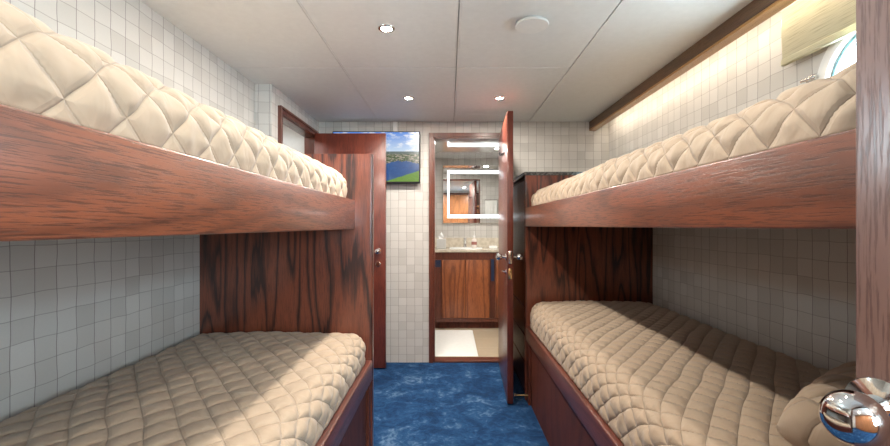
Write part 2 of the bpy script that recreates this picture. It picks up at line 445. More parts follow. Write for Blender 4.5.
# near wall, doorway x -0.62..0.715 (camera stands in it)
struct('wall_back', MB().box(XL - 0.06, -0.40, YB - 0.08, YB, 0, HC + 0.02).box(0.76, XR + 0.06, YB - 0.08, YB, 0, HC + 0.02).box(-0.40, 0.76, YB - 0.08, YB, 1.95, HC + 0.02), M['wallpaper'])
# corridor behind
CX0, CX1, CZ0, CZ1 = 0.85, 1.55, 0.85, 1.85
struct('wall_corridor', MB().box(-1.3, CX0, -1.4, -1.34, 0, HC + 0.02).box(CX1, 2.1, -1.4, -1.34, 0, HC + 0.02).box(CX0, CX1, -1.4, -1.34, 0, CZ0).box(CX0, CX1, -1.4, -1.34, CZ1, HC + 0.02), M['orange_wood'])
struct('wall_corridor_front', MB().box(XR + 0.061, 2.1, YB - 0.08, YB, 0, HC + 0.02), M['closet_white'])
w2 = thing('fill_window', (1.2, -1.37, CZ0), 'added corridor window behind the camera for fill daylight', 'window', kind='structure')  # unseen window, added to let fill daylight in from behind
MB().box(CX0, CX0 + 0.04, -1.4, -1.33, CZ0, CZ1, 0.003).box(CX1 - 0.04, CX1, -1.4, -1.33, CZ0, CZ1, 0.003).box(CX0 + 0.04, CX1 - 0.04, -1.4, -1.33, CZ0, CZ0 + 0.04, 0.003).box(CX0 + 0.04, CX1 - 0.04, -1.4, -1.33, CZ1 - 0.04, CZ1, 0.003).build('window_frame', M['frame_z'], w2)
MB().box(CX0 + 0.04, CX1 - 0.04, -1.372, -1.367, CZ0 + 0.04, CZ1 - 0.04).build('glass_pane', M['glass'], w2)
struct('wall_corridor_left', MB().box(-1.36, -1.3, -1.4, YB - 0.08, 0, HC + 0.02), M['closet_white'])
struct('wall_corridor_right', MB().box(2.1, 2.16, -1.4, YB - 0.08, 0, HC + 0.02), M['closet_white'])

# ceiling: backing slab plus panels with narrow joints
struct('ceiling', MB().box(-2.1, 2.16, -1.4, YF + 0.1, HC + 0.008, HC + 0.04), M['seam'])
xs = [-2.1, -0.595, 0.043, 0.68, 2.1]
cp = MB()
ys_all = [-1.4, 0.30, 2.35, YF]
for i in range(4):
    ys = list(ys_all)
    if i == 2: ys = [-1.4, 0.30, 2.35, 3.32, YF]
    if i == 3: ys = [-1.4, YF]
    for y0, y1 in zip(ys, ys[1:]):
        cp.box(xs[i] + 0.006, xs[i + 1] - 0.004, y0 + 0.003, y1 - 0.003, HC, HC + 0.009, 0.002, 2)
struct('ceiling_panels', cp, M['ceiling'])
st = MB()
for x in xs[1:4]: st.box(x, x + 0.006, -1.4, YF, HC - 0.002, HC + 0.0085)
struct('ceiling_seams', st, M['white'])

# bathroom shell
struct('wall_bathroom_back', MB().box(-0.5, 1.4, YB2, YB2 + 0.06, 0, 2.02), M['wallpaper'])
struct('wall_bathroom_left', MB().box(-0.40, -0.34, YF + 0.1, YB2, 0, 2.02), M['wallpaper'])
struct('wall_bathroom_right', MB().box(1.30, 1.36, YF + 0.1, YB2, 0, 2.02), M['wallpaper'])
struct('ceiling_bathroom', MB().box(-0.5, 1.4, YF + 0.1, YB2 + 0.06, 2.0, 2.03), M['gelcoat'])

# door casings
def casing_far():
    m = MB()
    y0 = YF - 0.018
    m.box(OX0 - 0.035, OX0, y0, YF, 0, OZ + 0.035, 0.003); m.box(OX1, OX1 + 0.035, y0, YF, 0, OZ + 0.035, 0.003)
    m.box(OX0, OX1, y0, YF, OZ, OZ + 0.035, 0.003)
    m.box(OX0 - 0.001, OX0 + 0.014, YF - 0.008, YF + 0.105, 0, OZ, 0.002); m.box(OX1 - 0.014, OX1 + 0.001, YF - 0.008, YF + 0.105, 0, OZ, 0.002)
    m.box(OX0, OX1, YF - 0.008, YF + 0.105, OZ - 0.014, OZ + 0.001, 0.002)
    m.box(OX0, OX1, YF - 0.008, YF + 0.105, 0, 0.016, 0.004)   # threshold
    return m
struct('trim_1', casing_far(), M['frame_z'])
def casing_left():
    m = MB(); x = XL2
    y0, y1, z = 2.745, 3.47, 1.905
    m.box(x, x + 0.016, y0 - 0.035, y0 + 0.01, 0, z + 0.035, 0.003); m.box(x, x + 0.016, y1 - 0.01, y1 + 0.035, 0, z + 0.035, 0.003)
    m.box(x, x + 0.016, y0 + 0.01, y1 - 0.01, z - 0.01, z + 0.035, 0.003)
    m.box(x + 0.014, x + 0.024, y0 - 0.035, y0 - 0.018, 0, z + 0.035, 0.002); m.box(x + 0.014, x + 0.024, y0 - 0.018, y1 + 0.018, z + 0.018, z + 0.035, 0.002)
    m.box(x - 0.085, x, y0 - 0.001, y0 + 0.016, 0, z, 0.002); m.box(x - 0.085, x, y1 - 0.016, y1 + 0.001, 0, z, 0.002)
    m.box(x - 0.085, x, y0 + 0.016, y1 - 0.016, z - 0.016, z + 0.001, 0.002)
    return m
struct('trim_2', casing_left(), M['frame_z'])
struct('trim_3', MB().box(-0.44, -0.40, YB - 0.09, YB + 0.015, 0, 1.99, 0.003).box(0.76, 0.80, YB - 0.09, YB + 0.015, 0, 1.99, 0.003).box(-0.44, 0.80, YB - 0.09, YB + 0.015, 1.95, 1.99, 0.003), M['frame_z'])
# skirting under the far wall tiles
# ------------------------------------------------------------------ cornice with strip lamp
struct('trim_5', MB().box(1.19, 1.245, YB + 0.002, YF - 0.002, 1.967, 1.979, 0.003), M['lit_lip_y'])
struct('trim_4', MB().box(1.19, 1.215, YB + 0.002, YF - 0.002, 1.9795, HC - 0.001, 0.003), M['cornice_y'])
sl = thing('strip_light', (1.242, 1.7, 2.01), 'long warm strip lamp hidden behind the dark wooden cornice', 'light')
MB().box(1.236, 1.246, 0.0, 3.5, 2.003, 2.017).build('channel', M['white'], sl)
MB().box(1.246, 1.250, 0.0, 3.5, 2.005, 2.015).build('diffuser', emissive('strip_glow', (1.0, 0.83, 0.62), 6.0), sl)
def add_area(name, loc, rot, sx, sy, power, col, shape='RECTANGLE', parent=None):
    l = bpy.data.lights.new(name, 'AREA'); l.shape = shape; l.size = sx; l.size_y = sy; l.energy = power; l.color = col
    o = bpy.data.objects.new(name, l); COL.objects.link(o)
    o.rotation_euler = rot
    if parent is not None:
        o.parent = parent; o.location = Vector(loc) - parent.location
    else: o.location = loc
    return o
# strip lamp light: faces the wall and down
add_area('strip_lamp_light', (1.254, 1.75, 2.010), (0, R(-42), 0), 0.012, 3.45, P_STRIP, (1.0, 0.86, 0.68), parent=sl)

# ------------------------------------------------------------------ porthole and blind
win = thing('window_1', (XR, PC[0], PC[1]), 'round white rimmed porthole above the upper right bunk, half covered by a blind', 'window', kind='structure')
def torus_plate(mb, r0, r1, x0, x1, rnd=0.006, seg=64):
    prof = [(r0, x1), (r0, x0 + rnd), (r0 + rnd, x0), (r1 - rnd, x0), (r1, x0 + rnd), (r1, x1)]
    n = len(prof); rings = []
    for r, x in prof:
        rings.append([mb.bm.verts.new((x, PC[0] + r * math.cos(2 * PI * i / seg), PC[1] + r * math.sin(2 * PI * i / seg))) for i in range(seg)])
    for k in range(n):
        a, b = rings[k], rings[(k + 1) % n]
        for i in range(seg):
            j = (i + 1) % seg; mb.bm.faces.new((a[i], a[j], b[j], b[i]))
    return mb
torus_plate(MB(), 0.190, 0.222, XR - 0.014, XR + 0.02).build('window_frame', M['white'], win, True)
_ln = MB(); _a = [[_ln.bm.verts.new((x, PC[0] + r * math.cos(2 * PI * i / 64), PC[1] + r * math.sin(2 * PI * i / 64))) for i in range(64)] for r, x in ((0.196, XR + 0.021), (0.196, XR + 0.062), (0.1995, XR + 0.062), (0.1995, XR + 0.021))]
for _k in range(4):
    for _i in range(64): _ln.bm.faces.new((_a[_k][_i], _a[_k][(_i + 1) % 64], _a[(_k + 1) % 4][(_i + 1) % 64], _a[(_k + 1) % 4][_i]))
_ln.build('liner', M['white'], win, True)
torus_plate(MB(), 0.160, 0.1895, XR - 0.026, XR + 0.03).build('sash_ring', M['white'], win, True)
torus_plate(MB(), 0.150, 0.1598, XR - 0.010, XR + 0.015, 0.003).build('gasket', plain('teal_gasket', (0.20, 0.36, 0.39), 0.35), win, True)
MB().cyl((XR + 0.006, PC[0], PC[1]), (1, 0, 0), 0.1498, 0.006, 64).build('glass_pane', M['glass'], win)
lt = MB().box(XR - 0.034, XR - 0.014, PC[0] + 0.195, PC[0] + 0.235, PC[1] + 0.045, PC[1] + 0.062, 0.005, 3).cyl((XR - 0.03, PC[0] + 0.235, PC[1] + 0.053), (0, 1, 0.1), 0.006, 0.04)
lt.cyl((XR - 0.012, PC[0] + 0.235, PC[1] + 0.053), (1, 0, 0), 0.010, 0.022)
lt.build('latch', M['chrome'], win, True)
# its twin over the upper left bunk, just outside the view
win3 = thing('window_3', (XL, LPY, PC[1]), 'round white rimmed porthole above the upper left bunk', 'window', kind='structure')
for ch in list(win.children):
    c = ch.copy(); c.data = ch.data.copy(); COL.objects.link(c); c.parent = win3
    c.data.transform(Matrix.Diagonal((-1, 1, 1, 1))); c.data.flip_normals()
bl = thing('roller_blind', (1.30, 1.33, 1.78), 'pale cream woven fabric blind hanging over the porthole behind the cornice', 'blind')
def blind_cloth():
    m = MB(); n = 12
    pts = []
    for k in range(n + 1):
        z = 2.02 - (2.02 - 1.815) * k / n
        pts.append((1.322 - 0.004 * math.sin(k / n * PI), z))
    for y0, y1 in ((0.98, 1.665),):
        ra = [m.bm.verts.new((x, y0, z)) for x, z in pts]; rb = [m.bm.verts.new((x, y1, z)) for x, z in pts]
        rc = [m.bm.verts.new((x + 0.003, y0, z)) for x, z in pts]; rd = [m.bm.verts.new((x + 0.003, y1, z)) for x, z in pts]
        for i in range(n):
            m.bm.faces.new((ra[i], ra[i + 1], rb[i + 1], rb[i])); m.bm.faces.new((rc[i], rd[i], rd[i + 1], rc[i + 1]))
            m.bm.faces.new((ra[i], rc[i], rc[i + 1], ra[i + 1])); m.bm.faces.new((rb[i], rb[i + 1], rd[i + 1], rd[i]))
    return m
blind_cloth().build('blind_fabric', M['blind'], bl)
MB().box(1.312, 1.329, 0.98, 1.665, 1.790, 1.818, 0.006, 3).build('hem_bar', M['blind'], bl)
MB().cyl((1.322, 1.32, 2.025), (0, 1, 0), 0.014, 0.70).build('roller', M['white'], bl, True)
MB().box(1.335, 1.358, 1.672, 1.69, 1.955, 1.99, 0.003).build('bracket', M['white'], bl)

# ------------------------------------------------------------------ bunks
def rounded_panel(mb, x0, x1, y0, y1, z0, z1, r, side):
    """upright panel whose aisle edge is rounded; side=+1 aisle edge at x1"""
    mb.box(x0, x1, y0, y1, z0, z1)
    es = []
    for e in mb.bm.edges:
        a, b = e.verts
        if abs(a.co.x - b.co.x) < 1e-6 and abs(a.co.y - b.co.y) < 1e-6:
            if abs(a.co.x - (x1 if side > 0 else x0)) < 1e-5: es.append(e)
    bmesh.ops.bevel(mb.bm, geom=es, offset=r, segments=5, profile=0.5, affect='EDGES')
    return mb

# LEFT
lb = thing('bunk_bed', (-0.8, 1.0, 0), 'built-in dark mahogany bunk bed along the left wall', 'bunk bed', 'built-in wooden bunks')
rounded_panel(MB(), XL + 0.002, AL, DL, DL + 0.042, 0, 1.509, 0.010, 1).build('end_panel', M['panel_z'], lb, True)
MB().box(ALU - 0.028, ALU, YB + 0.004, DL - 0.001, 1.144, 1.285, 0.004, 3).build('upper_rail', M['rail_y'], lb, True)
MB().box(XL + 0.002, ALU - 0.029, YB + 0.004, DL - 0.001, 1.165, 1.185).build('upper_platform', M['base_z'], lb)
MB().box(AL - 0.034, AL, YB + 0.004, DL - 0.001, 0.415, 0.512, 0.006, 3).build('lower_rail', M['lower_rail_y'], lb, True)
MB().box(XL + 0.002, AL - 0.035, YB + 0.004, DL - 0.001, 0.42, 0.44).build('lower_platform', M['base_z'], lb)
MB().box(AL - 0.055, AL - 0.022, YB + 0.004, DL - 0.045, 0.0, 0.414).build('base_panel', M['base_z'], lb)
MB().box(AL - 0.055, AL - 0.008, DL - 0.044, DL - 0.001, 0.0, 0.414, 0.003).build('base_post', M['base_z'], lb)
# RIGHT
RN = 0.50
rb = thing('bunk_bed', (0.95, 1.65, 0), 'built-in dark mahogany bunk bed along the right wall beneath the cornice', 'bunk bed', 'built-in wooden bunks')
rounded_panel(MB(), AR, XR - 0.002, DR, DR + 0.035, 0, 1.497, 0.006, -1).build('end_panel', M['panel_z'], rb, True)
MB().box(AR, AR + 0.028, RN, DR - 0.001, 1.156, 1.283, 0.004, 3).build('upper_rail', M['rail_y'], rb, True)
MB().box(AR + 0.029, XR - 0.002, RN, DR - 0.001, 1.172, 1.190).build('upper_platform', M['base_z'], rb)
MB().box(AR, AR + 0.034, RN, DR - 0.001, 0.40, 0.492, 0.006, 3).build('lower_rail', M['lower_rail_y'], rb, True)
MB().box(AR + 0.035, XR - 0.002, RN, DR - 0.001, 0.42, 0.44).build('lower_platform', M['base_z'], rb)
MB().box(AR + 0.020, AR + 0.055, RN, DR - 0.09, 0.0, 0.399).build('base_panel', M['base_z'], rb)
MB().box(AR + 0.004, AR + 0.055, DR - 0.089, DR - 0.001, 0.0, 0.399, 0.003).build('base_post', M['base_z'], rb)
MB().box(AR, XR - 0.002, RN - 0.03, RN - 0.001, 0, 1.283).build('near_end_panel', M['panel_z'], rb)

# ------------------------------------------------------------------ quilted mattresses
def quilt(a, b):
    # stitched seams: narrow grooves between softly domed diamonds
    x = abs(math.sin(PI * a)); y = abs(math.sin(PI * b))
    t = (x * y) ** 2
    return 1.08 * t / (t + 0.08)
def mattress(name, x0, x1, y0, y1, z0, z1, r, px, py, label, seed, amp=0.0062, front=1, step=0.0085, group='tan quilted mattresses', phase=0.0):
    """rounded box with diamond quilting sewn into the cover; front=+1 aisle side is x0, -1 it is x1"""
    bm = bmesh.new()
    cx, cy = (x0 + x1) / 2, (y0 + y1) / 2
    o = thing_loc = Vector((cx, cy, z0))
    verts = {}; uvs = {}
    def key(p): return (round(p[0] * 1e4), round(p[1] * 1e4), round(p[2] * 1e4))
    nx = int((x1 - x0) / step); ny = int((y1 - y0) / step); nz = max(4, int((z1 - z0) / step))
    X = [x0 + (x1 - x0) * i / nx for i in range(nx + 1)]
    Y = [y0 + (y1 - y0) * i / ny for i in range(ny + 1)]
    Z = [z0 + (z1 - z0) * i / nz for i in range(nz + 1)]
    fx = x0 if front > 0 else x1
    def make(p):
        k = key(p)
        if k in verts: return verts[k]
        x, y, z = p
        # unfolded cover coordinates
        du = z1 - z
        u = abs(x - fx); v = y - y0
        onf = abs(x - fx) < 1e-6; onb = abs(x - (x1 if front > 0 else x0)) < 1e-6
        if onf: u = -du
        elif onb: u = (x1 - x0) + du
        if abs(y - y0) < 1e-6 and not (onf or onb): v = -du
        if abs(y - y1) < 1e-6 and not (onf or onb): v = (y1 - y0) + du
        q = Vector((min(max(x, x0 + r), x1 - r), min(max(y, y0 + r), y1 - r), min(z, z1 - r)))
        d = Vector(p) - q
        if z < z1 - r: d.z = 0
        if d.length > 1e-9:
            n = d.normalized(); base = q + n * r
            if z < z1 - r: base.z = z
        else: n = Vector((0, 0, 1)); base = Vector(p)
        wu = u + 0.007 * noise.noise(Vector((u * 6, v * 6, seed))); wv = v + 0.007 * noise.noise(Vector((u * 6, v * 6, seed + 7)))
        a = wu / px + wv / py + phase; b = wu / px - wv / py + phase
        h = quilt(a, b) * amp
        edge = 1.0 - min(1.0, min(x - x0, x1 - x, 9) / 0.10) if True else 0
        h += 0.0022 * noise.noise(Vector((wu * 22, wv * 30, seed + 3))) * (0.4 + 1.2 * edge)
        h += 0.006 * noise.noise(Vector((x * 4, y * 3, seed + 11)))
        # gathered folds down the aisle side
        if onf or edge > 0.3: h += 0.0016 * edge * math.sin(v * 95 + 3 * noise.noise(Vector((v * 7, u * 5, seed))))
        low = min(1.0, max(0.0, (z - z0) / 0.03)); h *= 0.25 + 0.75 * low
        co = base + n * (h - amp * 0.6)
        crown = 0.008 * (1 - ((x - cx) / (x1 - x0) * 2) ** 2)
        if n.z > 0.5: co.z += crown * n.z
        w = bm.verts.new(co - o); verts[k] = w; uvs[w] = (a, b)
        return w
    def grid(f, n, m):
        for i in range(n):
            for j in range(m):
                vs = [make(f(i, j)), make(f(i + 1, j)), make(f(i + 1, j + 1)), make(f(i, j + 1))]
                try: bm.faces.new(vs)
                except ValueError: pass
    grid(lambda i, j: (X[i], Y[j], z1), nx, ny)
    grid(lambda i, j: (x0, Y[i], Z[j]), ny, nz); grid(lambda i, j: (x1, Y[i], Z[j]), ny, nz)
    grid(lambda i, j: (X[i], y0, Z[j]), nx, nz); grid(lambda i, j: (X[i], y1, Z[j]), nx, nz)
    # bottom
    ring = [verts[key((X[i], y0, z0))] for i in range(nx)] + [verts[key((x1, Y[j], z0))] for j in range(ny)] + [verts[key((X[i], y1, z0))] for i in range(nx, 0, -1)] + [verts[key((x0, Y[j], z0))] for j in range(ny, 0, -1)]
    try: bm.faces.new(ring)
    except ValueError: pass
    bmesh.ops.recalc_face_normals(bm, faces=bm.faces[:])
    ul = bm.loops.layers.uv.new('UVMap')
    for f in bm.faces:
        for lp in f.loops: lp[ul].uv = uvs[lp.vert]
    me = bpy.data.meshes.new(name); bm.to_mesh(me); bm.free()
    for f in me.polygons: f.use_smooth = True
    me.materials.append(M['fabric'])
    ob = bpy.data.objects.new(name, me); COL.objects.link(ob); ob.location = o
    return tag(ob, label, 'mattress', group)

G = 'tan quilted mattresses on the four bunks'
mattress('mattress', XL + 0.004, ALU - 0.022, YB + 0.01, DL - 0.004, 1.2875, 1.425, 0.085, 0.105, 0.105, 'tan quilted mattress on the upper left bunk, nearest the camera', 1.3, front=-1, step=0.0062, group=G)
mattress('mattress', XL + 0.004, AL - 0.020, YB + 0.01, DL - 0.004, 0.5145, 0.655, 0.075, 0.092, 0.115, 'tan quilted mattress on the lower left bunk', 5.1, front=-1, group=G)
mattress('mattress', AR + 0.022, XR - 0.004, RN + 0.005, DR - 0.004, 1.2855, 1.396, 0.085, 0.105, 0.100, 'tan quilted mattress on the upper right bunk under the porthole', 9.7, front=1, step=0.0065, group=G)
mattress('mattress', AR + 0.018, XR - 0.004, RN + 0.005, DR - 0.004, 0.4945, 0.665, 0.085, 0.078, 0.098, 'tan quilted mattress on the lower right bunk, pillow on its near end', 14.2, front=1, group=G)

# ------------------------------------------------------------------ pillow
def pillow():
    bm = bmesh.new(); n = 72; hw, hl, th = 0.20, 0.29, 0.075
    def P(i, j, sgn):
        u = -1 + 2 * i / n; v = -1 + 2 * j / n
        f = max(0.0, (1 - abs(u) ** 4.5)) ** 0.5 * max(0.0, (1 - abs(v) ** 4.5)) ** 0.5
        pinch = 1 - 0.07 * (abs(v) ** 2) * (abs(u) ** 2)
        x = u * hl * pinch; y = v * hw * pinch
        h = quilt((x + y) / 0.10 + 50.5, (x - y) / 0.10 + 50.5) * 0.006 * min(1, f * 2) + 0.005 * noise.noise(Vector((x * 12, y * 12, 2.0))) * f
        return (x, y, th + sgn * (th * f + h) if sgn > 0 else th - th * 0.9 * f)
    top = {}; bot = {}
    for i in range(n + 1):
        for j in range(n + 1):
            top[i, j] = bm.verts.new(P(i, j, 1))
            bot[i, j] = top[i, j] if i in (0, n) or j in (0, n) else bm.verts.new(P(i, j, -1))
    for i in range(n):
        for j in range(n):
            bm.faces.new((top[i, j], top[i + 1, j], top[i + 1, j + 1], top[i, j + 1]))
            try: bm.faces.new((bot[i, j], bot[i, j + 1], bot[i + 1, j + 1], bot[i + 1, j]))
            except ValueError: pass
    bmesh.ops.recalc_face_normals(bm, faces=bm.faces[:])
    ul = bm.loops.layers.uv.new('UVMap')
    for f in bm.faces:
        for lp in f.loops:
            x, y = lp.vert.co.x, lp.vert.co.y; lp[ul].uv = ((x + y) / 0.10 + 50.5, (x - y) / 0.10 + 50.5)
    me = bpy.data.meshes.new('pillow'); bm.to_mesh(me); bm.free()
    for f in me.polygons: f.use_smooth = True
    me.materials.append(M['fabric'])
    o = bpy.data.objects.new('pillow', me); COL.objects.link(o)
    return o
pw = pillow(); pw.location = (0.99, 0.856, 0.674); pw.rotation_euler = (0, 0, R(35))
tag(pw, 'tan quilted pillow lying on the near end of the lower right bunk', 'pillow')

# ------------------------------------------------------------------ dresser between right bunk and far wall
dr = thing('cabinet', (0.93, 3.2, 0), 'tall dark wooden cabinet with a dark stone top behind the right bunk', 'cabinet')
c0, c1 = DR + 0.037, YF - 0.003
MB().box(AR + 0.018, XR - 0.002, c0, c1, 0.0, 1.497).build('body', M['base_z'], dr)
MB().box(AR + 0.001, AR + 0.017, c0 + 0.01, c1 - 0.02, 0.62, 1.47, 0.003).build('door', M['door_z'], dr)
for z0, z1 in ((0.43, 0.61), (0.245, 0.42), (0.05, 0.235)):
    d = MB().box(AR + 0.001, AR + 0.017, c0 + 0.01, c1 - 0.02, z0, z1, 0.003).build('drawer', M['door_z'], dr)
    MB().cyl((AR - 0.008, c0 + 0.52, (z0 + z1) / 2), (1, 0, 0), 0.008, 0.018).build('knob', M['nickel'], d, True)
MB().box(AR - 0.008, XR - 0.002, DR - 0.0, c1, 1.499, 1.522, 0.003).build('stone_top', M['dark_granite'], dr)

# ------------------------------------------------------------------ doors
def knob_set(parent, c, n, r=0.026, std=0.055, mat='chrome', name='handle'):
    """round knob on a rose; c = point on the door face, n = outward normal"""
    m = MB(); n = Vector(n).normalized(); c = Vector(c)
    m.lathe(c, n, [(0.0, 0.0), (0.024, 0.0), (0.026, 0.003), (0.022, 0.008), (0.011, 0.010), (0.009, 0.020), (0.010, std - r - 0.002),
                   (0.016, std - r + 0.001), (r * 0.80, std - r * 0.62), (r * 0.97, std - r * 0.25), (r, std + 0.0), (r * 0.93, std + r * 0.35), (r * 0.72, std + r * 0.62), (r * 0.4, std + r * 0.80), (0.0, std + r * 0.86)], 40)
    return m.build(name, M[mat], parent, True)

# door to the adjoining room, open flat before the far wall
d1 = thing('door_1', (-1.08, 3.415, 0), 'dark wooden door standing open in front of the television', 'door', kind='structure')
MB().box(-1.088, -0.512, 3.395, 3.433, 0.012, 1.91, 0.003).build('door_leaf', M['door_z'], d1, True)
knob_set(d1, (-0.572, 3.395, 0.957), (0, -1, 0), 0.024, 0.05)
MB().cyl((-0.572, 3.391, 0.852), (0, -1, 0), 0.022, 0.008, 32, bev=0.002).cyl((-0.572, 3.385, 0.852), (0, -1, 0), 0.008, 0.010).build('deadbolt', M['chrome'], d1, True)
MB().box(-0.5125, -0.510, 3.402, 3.426, 0.90, 1.01).box(-0.5125, -0.510, 3.402, 3.426, 0.80, 0.88).build('latch_plate', M['nickel'], d1)

# bathroom door, open towards the camera
D2W = 0.80
a2 = math.atan2(0.416 - 0.4545, 2.73 - 3.525)  # direction of leaf
near = Vector((0.396, 2.715, 0)); far = Vector((0.436, 3.535, 0))
dirv = (near - far).normalized(); nrm = Vector((dirv.y, -dirv.x, 0))  # towards -x
if nrm.x > 0: nrm = -nrm
d2 = thing('door_2', (far.x, far.y, 0), 'open dark red wooden bathroom door seen almost edge on', 'door', kind='structure')
L2 = (near - far).length
ang = math.atan2(dirv.y, dirv.x)
def local_to_world(mb):   # local: x along leaf from hinge, y thickness (+ = ?), z up
    return mb.xf(Matrix.Rotation(ang, 4, 'Z'))
def b2(mb, name, mat, smooth=True):
    local_to_world(mb); return mb.build(name, mat, d2, smooth, local=True)
b2(MB().box(0, L2, -0.0195, 0.0195, 0.012, 1.905, 0.003), 'door_leaf', M['door_z'])
# side facing bathroom/left is local y<0 or >0
sgn = 1.0 if (Matrix.Rotation(ang, 3, 'Z') @ Vector((0, 1, 0))).x < 0 else -1.0
for s in (1, -1):
    m = MB(); n = Vector((0, s, 0)); c = Vector((L2 - 0.055, s * 0.0195, 0.957))
    r, std = 0.024, 0.052
    m.lathe(c, n, [(0.0, 0.0), (0.024, 0.0), (0.026, 0.003), (0.022, 0.008), (0.010, 0.010), (0.009, std - r), (0.018, std - r + 0.003), (r, std), (r * 0.8, std + r * 0.5), (r * 0.4, std + r * 0.75), (0, std + r * 0.8)], 32)
    b2(m, 'handle', M['chrome'])
m = MB().box(L2 - 0.001, L2 + 0.002, -0.012, 0.012, 0.915, 1.0, 0.0008).cyl((L2 + 0.002, 0, 0.957), (1, 0, 0), 0.006, 0.008)
b2(m, 'latch_plate', M['nickel'])
m = MB().box(L2 - 0.001, L2 + 0.002, -0.012, 0.012, 0.815, 0.885, 0.0008)
b2(m, 'deadbolt_plate', M['brass'])
m = MB().cyl((L2 - 0.055, sgn * 0.024, 0.86), (0, sgn, 0), 0.020, 0.008, 32).cyl((L2 - 0.055, sgn * 0.036, 0.86), (0, sgn, 0), 0.006, 0.02).box(L2 - 0.068, L2 - 0.042, sgn * 0.046 - 0.003, sgn * 0.046 + 0.003, 0.854, 0.866, 0.002)
b2(m, 'thumb_turn', M['chrome'])
m = MB().box(0.50, 0.62, sgn * 0.0235 - 0.004, sgn * 0.0235 + 0.004, 1.665, 1.68, 0.002)
for k in range(3):
    x = 0.52 + 0.04 * k
    m.tube([(x, sgn * 0.024, 1.672), (x, sgn * 0.045, 1.665), (x, sgn * 0.052, 1.68)], 0.003, 8)
b2(m, 'coat_hook', M['black'])

# near door on the right, edge towards the camera
hinge = Vector((0.742, -0.085, 0)); tip = Vector((0.455, 0.471, 0))
nd = (tip - hinge).normalized()
nd3 = thing('door_3', (hinge.x, hinge.y, 0), 'reddish wooden cabin door standing open beside the camera at the right edge', 'door', kind='structure')
L3 = (tip - hinge).length; ang3 = math.atan2(nd.y, nd.x)
def b3(mb, name, mat, smooth=True):
    mb.xf(Matrix.Rotation(ang3, 4, 'Z')); return mb.build(name, mat, nd3, smooth, local=True)
b3(MB().box(0, L3, -0.036, 0.0, 0.012, 1.93, 0.003), 'door_leaf', M['near_door'])
m = MB(); r, std = 0.029, 0.068
m.lathe((L3 - 0.021, 0, 0.967), (0, 1, 0), [(0.0, 0.0), (0.026, 0.0), (0.030, 0.002), (0.029, 0.006), (0.019, 0.010), (0.013, 0.012), (0.0115, 0.018), (0.0105, 0.030), (0.0115, 0.036), (0.0125, 0.040),
     (0.017, 0.043), (0.0230, 0.050), (0.0265, 0.060), (0.0270, 0.066), (0.0252, 0.075), (0.0205, 0.082), (0.013, 0.0875), (0.0055, 0.0895), (0, 0.090)], 56)
b3(m, 'handle', M['chrome'])

# door catch between bathroom door and bunk base
ds = thing('door_stop', (0.42, 2.765, 0.045), 'small brass door stop bar low between bathroom door and bunk base', 'door stop')
MB().cyl((0.4745, 2.765, 0.045), (1, 0, 0), 0.006, 0.067, 16).build('rod', M['brass'], ds, True)
MB().cyl((0.434, 2.765, 0.045), (1, 0, 0), 0.012, 0.014, 20, bev=0.003).build('rubber_tip', M['nickel'], ds, True)
MB().cyl((0.511, 2.765, 0.045), (1, 0, 0), 0.013, 0.005, 20).build('base_plate', M['brass'], ds, True)

# ------------------------------------------------------------------ television
TX0, TX1, TZ0, TZ1 = -0.975, -0.243, 1.515, 1.952
tv = thing('television', ((TX0 + TX1) / 2, 3.52, TZ0), 'flat television on the far wall showing a lake, partly hidden by a door', 'television')
TY = 3.51
MB().box(TX0, TX1, TY, TY + 0.03, TZ0, TZ1, 0.004, 3).build('bezel', M['black'], tv, True)
scr = MB().box(TX0 + 0.008, TX1 - 0.008, TY - 0.002, TY + 0.001, TZ0 + 0.016, TZ1 - 0.008).build('screen', None or M['black'], tv)
scr.data.materials.clear(); 
scr.data.materials.append(screen_mat(TX0 + 0.008 - tv.location.x, TX1 - 0.008 - tv.location.x, 0.016, TZ1 - TZ0 - 0.008))
MB().box(-0.72, -0.50, TY + 0.03, YF, 1.62, 1.85).build('wall_mount', M['black'], tv)
cc = MB().box(-0.474, -0.438, YF - 0.022, YF, TZ1 + 0.004, HC - 0.001, 0.003).build('cable_cover', M['white'], None)
tag(cc, 'short white cable cover running from ceiling down to the television', 'cable cover')

# ------------------------------------------------------------------ ceiling fixtures
def downlight(x, y, z, label, power, col=(1.0, 0.925, 0.82), first=None, r=0.034):
    t = thing('ceiling_light', (x, y, z), label, 'ceiling light', 'recessed ceiling spotlights')
    if first is None:
        MB().lathe((x, y, z), (0, 0, 1), [(r * 0.70, 0.0015), (r * 0.72, -0.004), (r * 0.95, -0.005), (r * 1.08, -0.003), (r * 1.12, 0.0), (r * 0.7, 0.0015)], 40).build('trim_ring', M['nickel'], t, True)
        MB().cyl((x, y, z - 0.0012), (0, 0, 1), r * 0.70, 0.002, 32).build('lens', emissive('lamp_glow', (1.0, 0.93, 0.82), 60.0), t)
    else:
        for ch in first.children:
            if ch.type != 'MESH': continue
            c = ch.copy(); COL.objects.link(c); c.parent = t
    add_area('lamp', (x, y, z - 0.007), (0, 0, 0), r * 1.6, r * 1.6, power, col, 'DISK', t)
    return t
l0 = downlight(-0.28, 1.88, HC, 'bright recessed ceiling spotlight nearest the camera, left of the round disc', P_DOWN * 1.15)
downlight(-0.28, 2.90, HC, 'recessed ceiling spotlight above the television side near the far wall', P_DOWN * 0.75, first=l0)
downlight(0.35, 2.90, HC, 'recessed ceiling spotlight just in front of the bathroom door', P_DOWN * 0.8, first=l0)
for x, y in ((-0.28, 0.86), (0.35, 0.86)):
    downlight(x, y, HC, 'recessed ceiling spotlight overhead between the near ends of the bunks', P_DOWN * 0.16, first=l0)
downlight(-0.2, -0.75, HC, 'added recessed fill spotlight in the corridor behind the camera', P_DOWN, first=l0)  # unseen corridor lamps, added as fill light
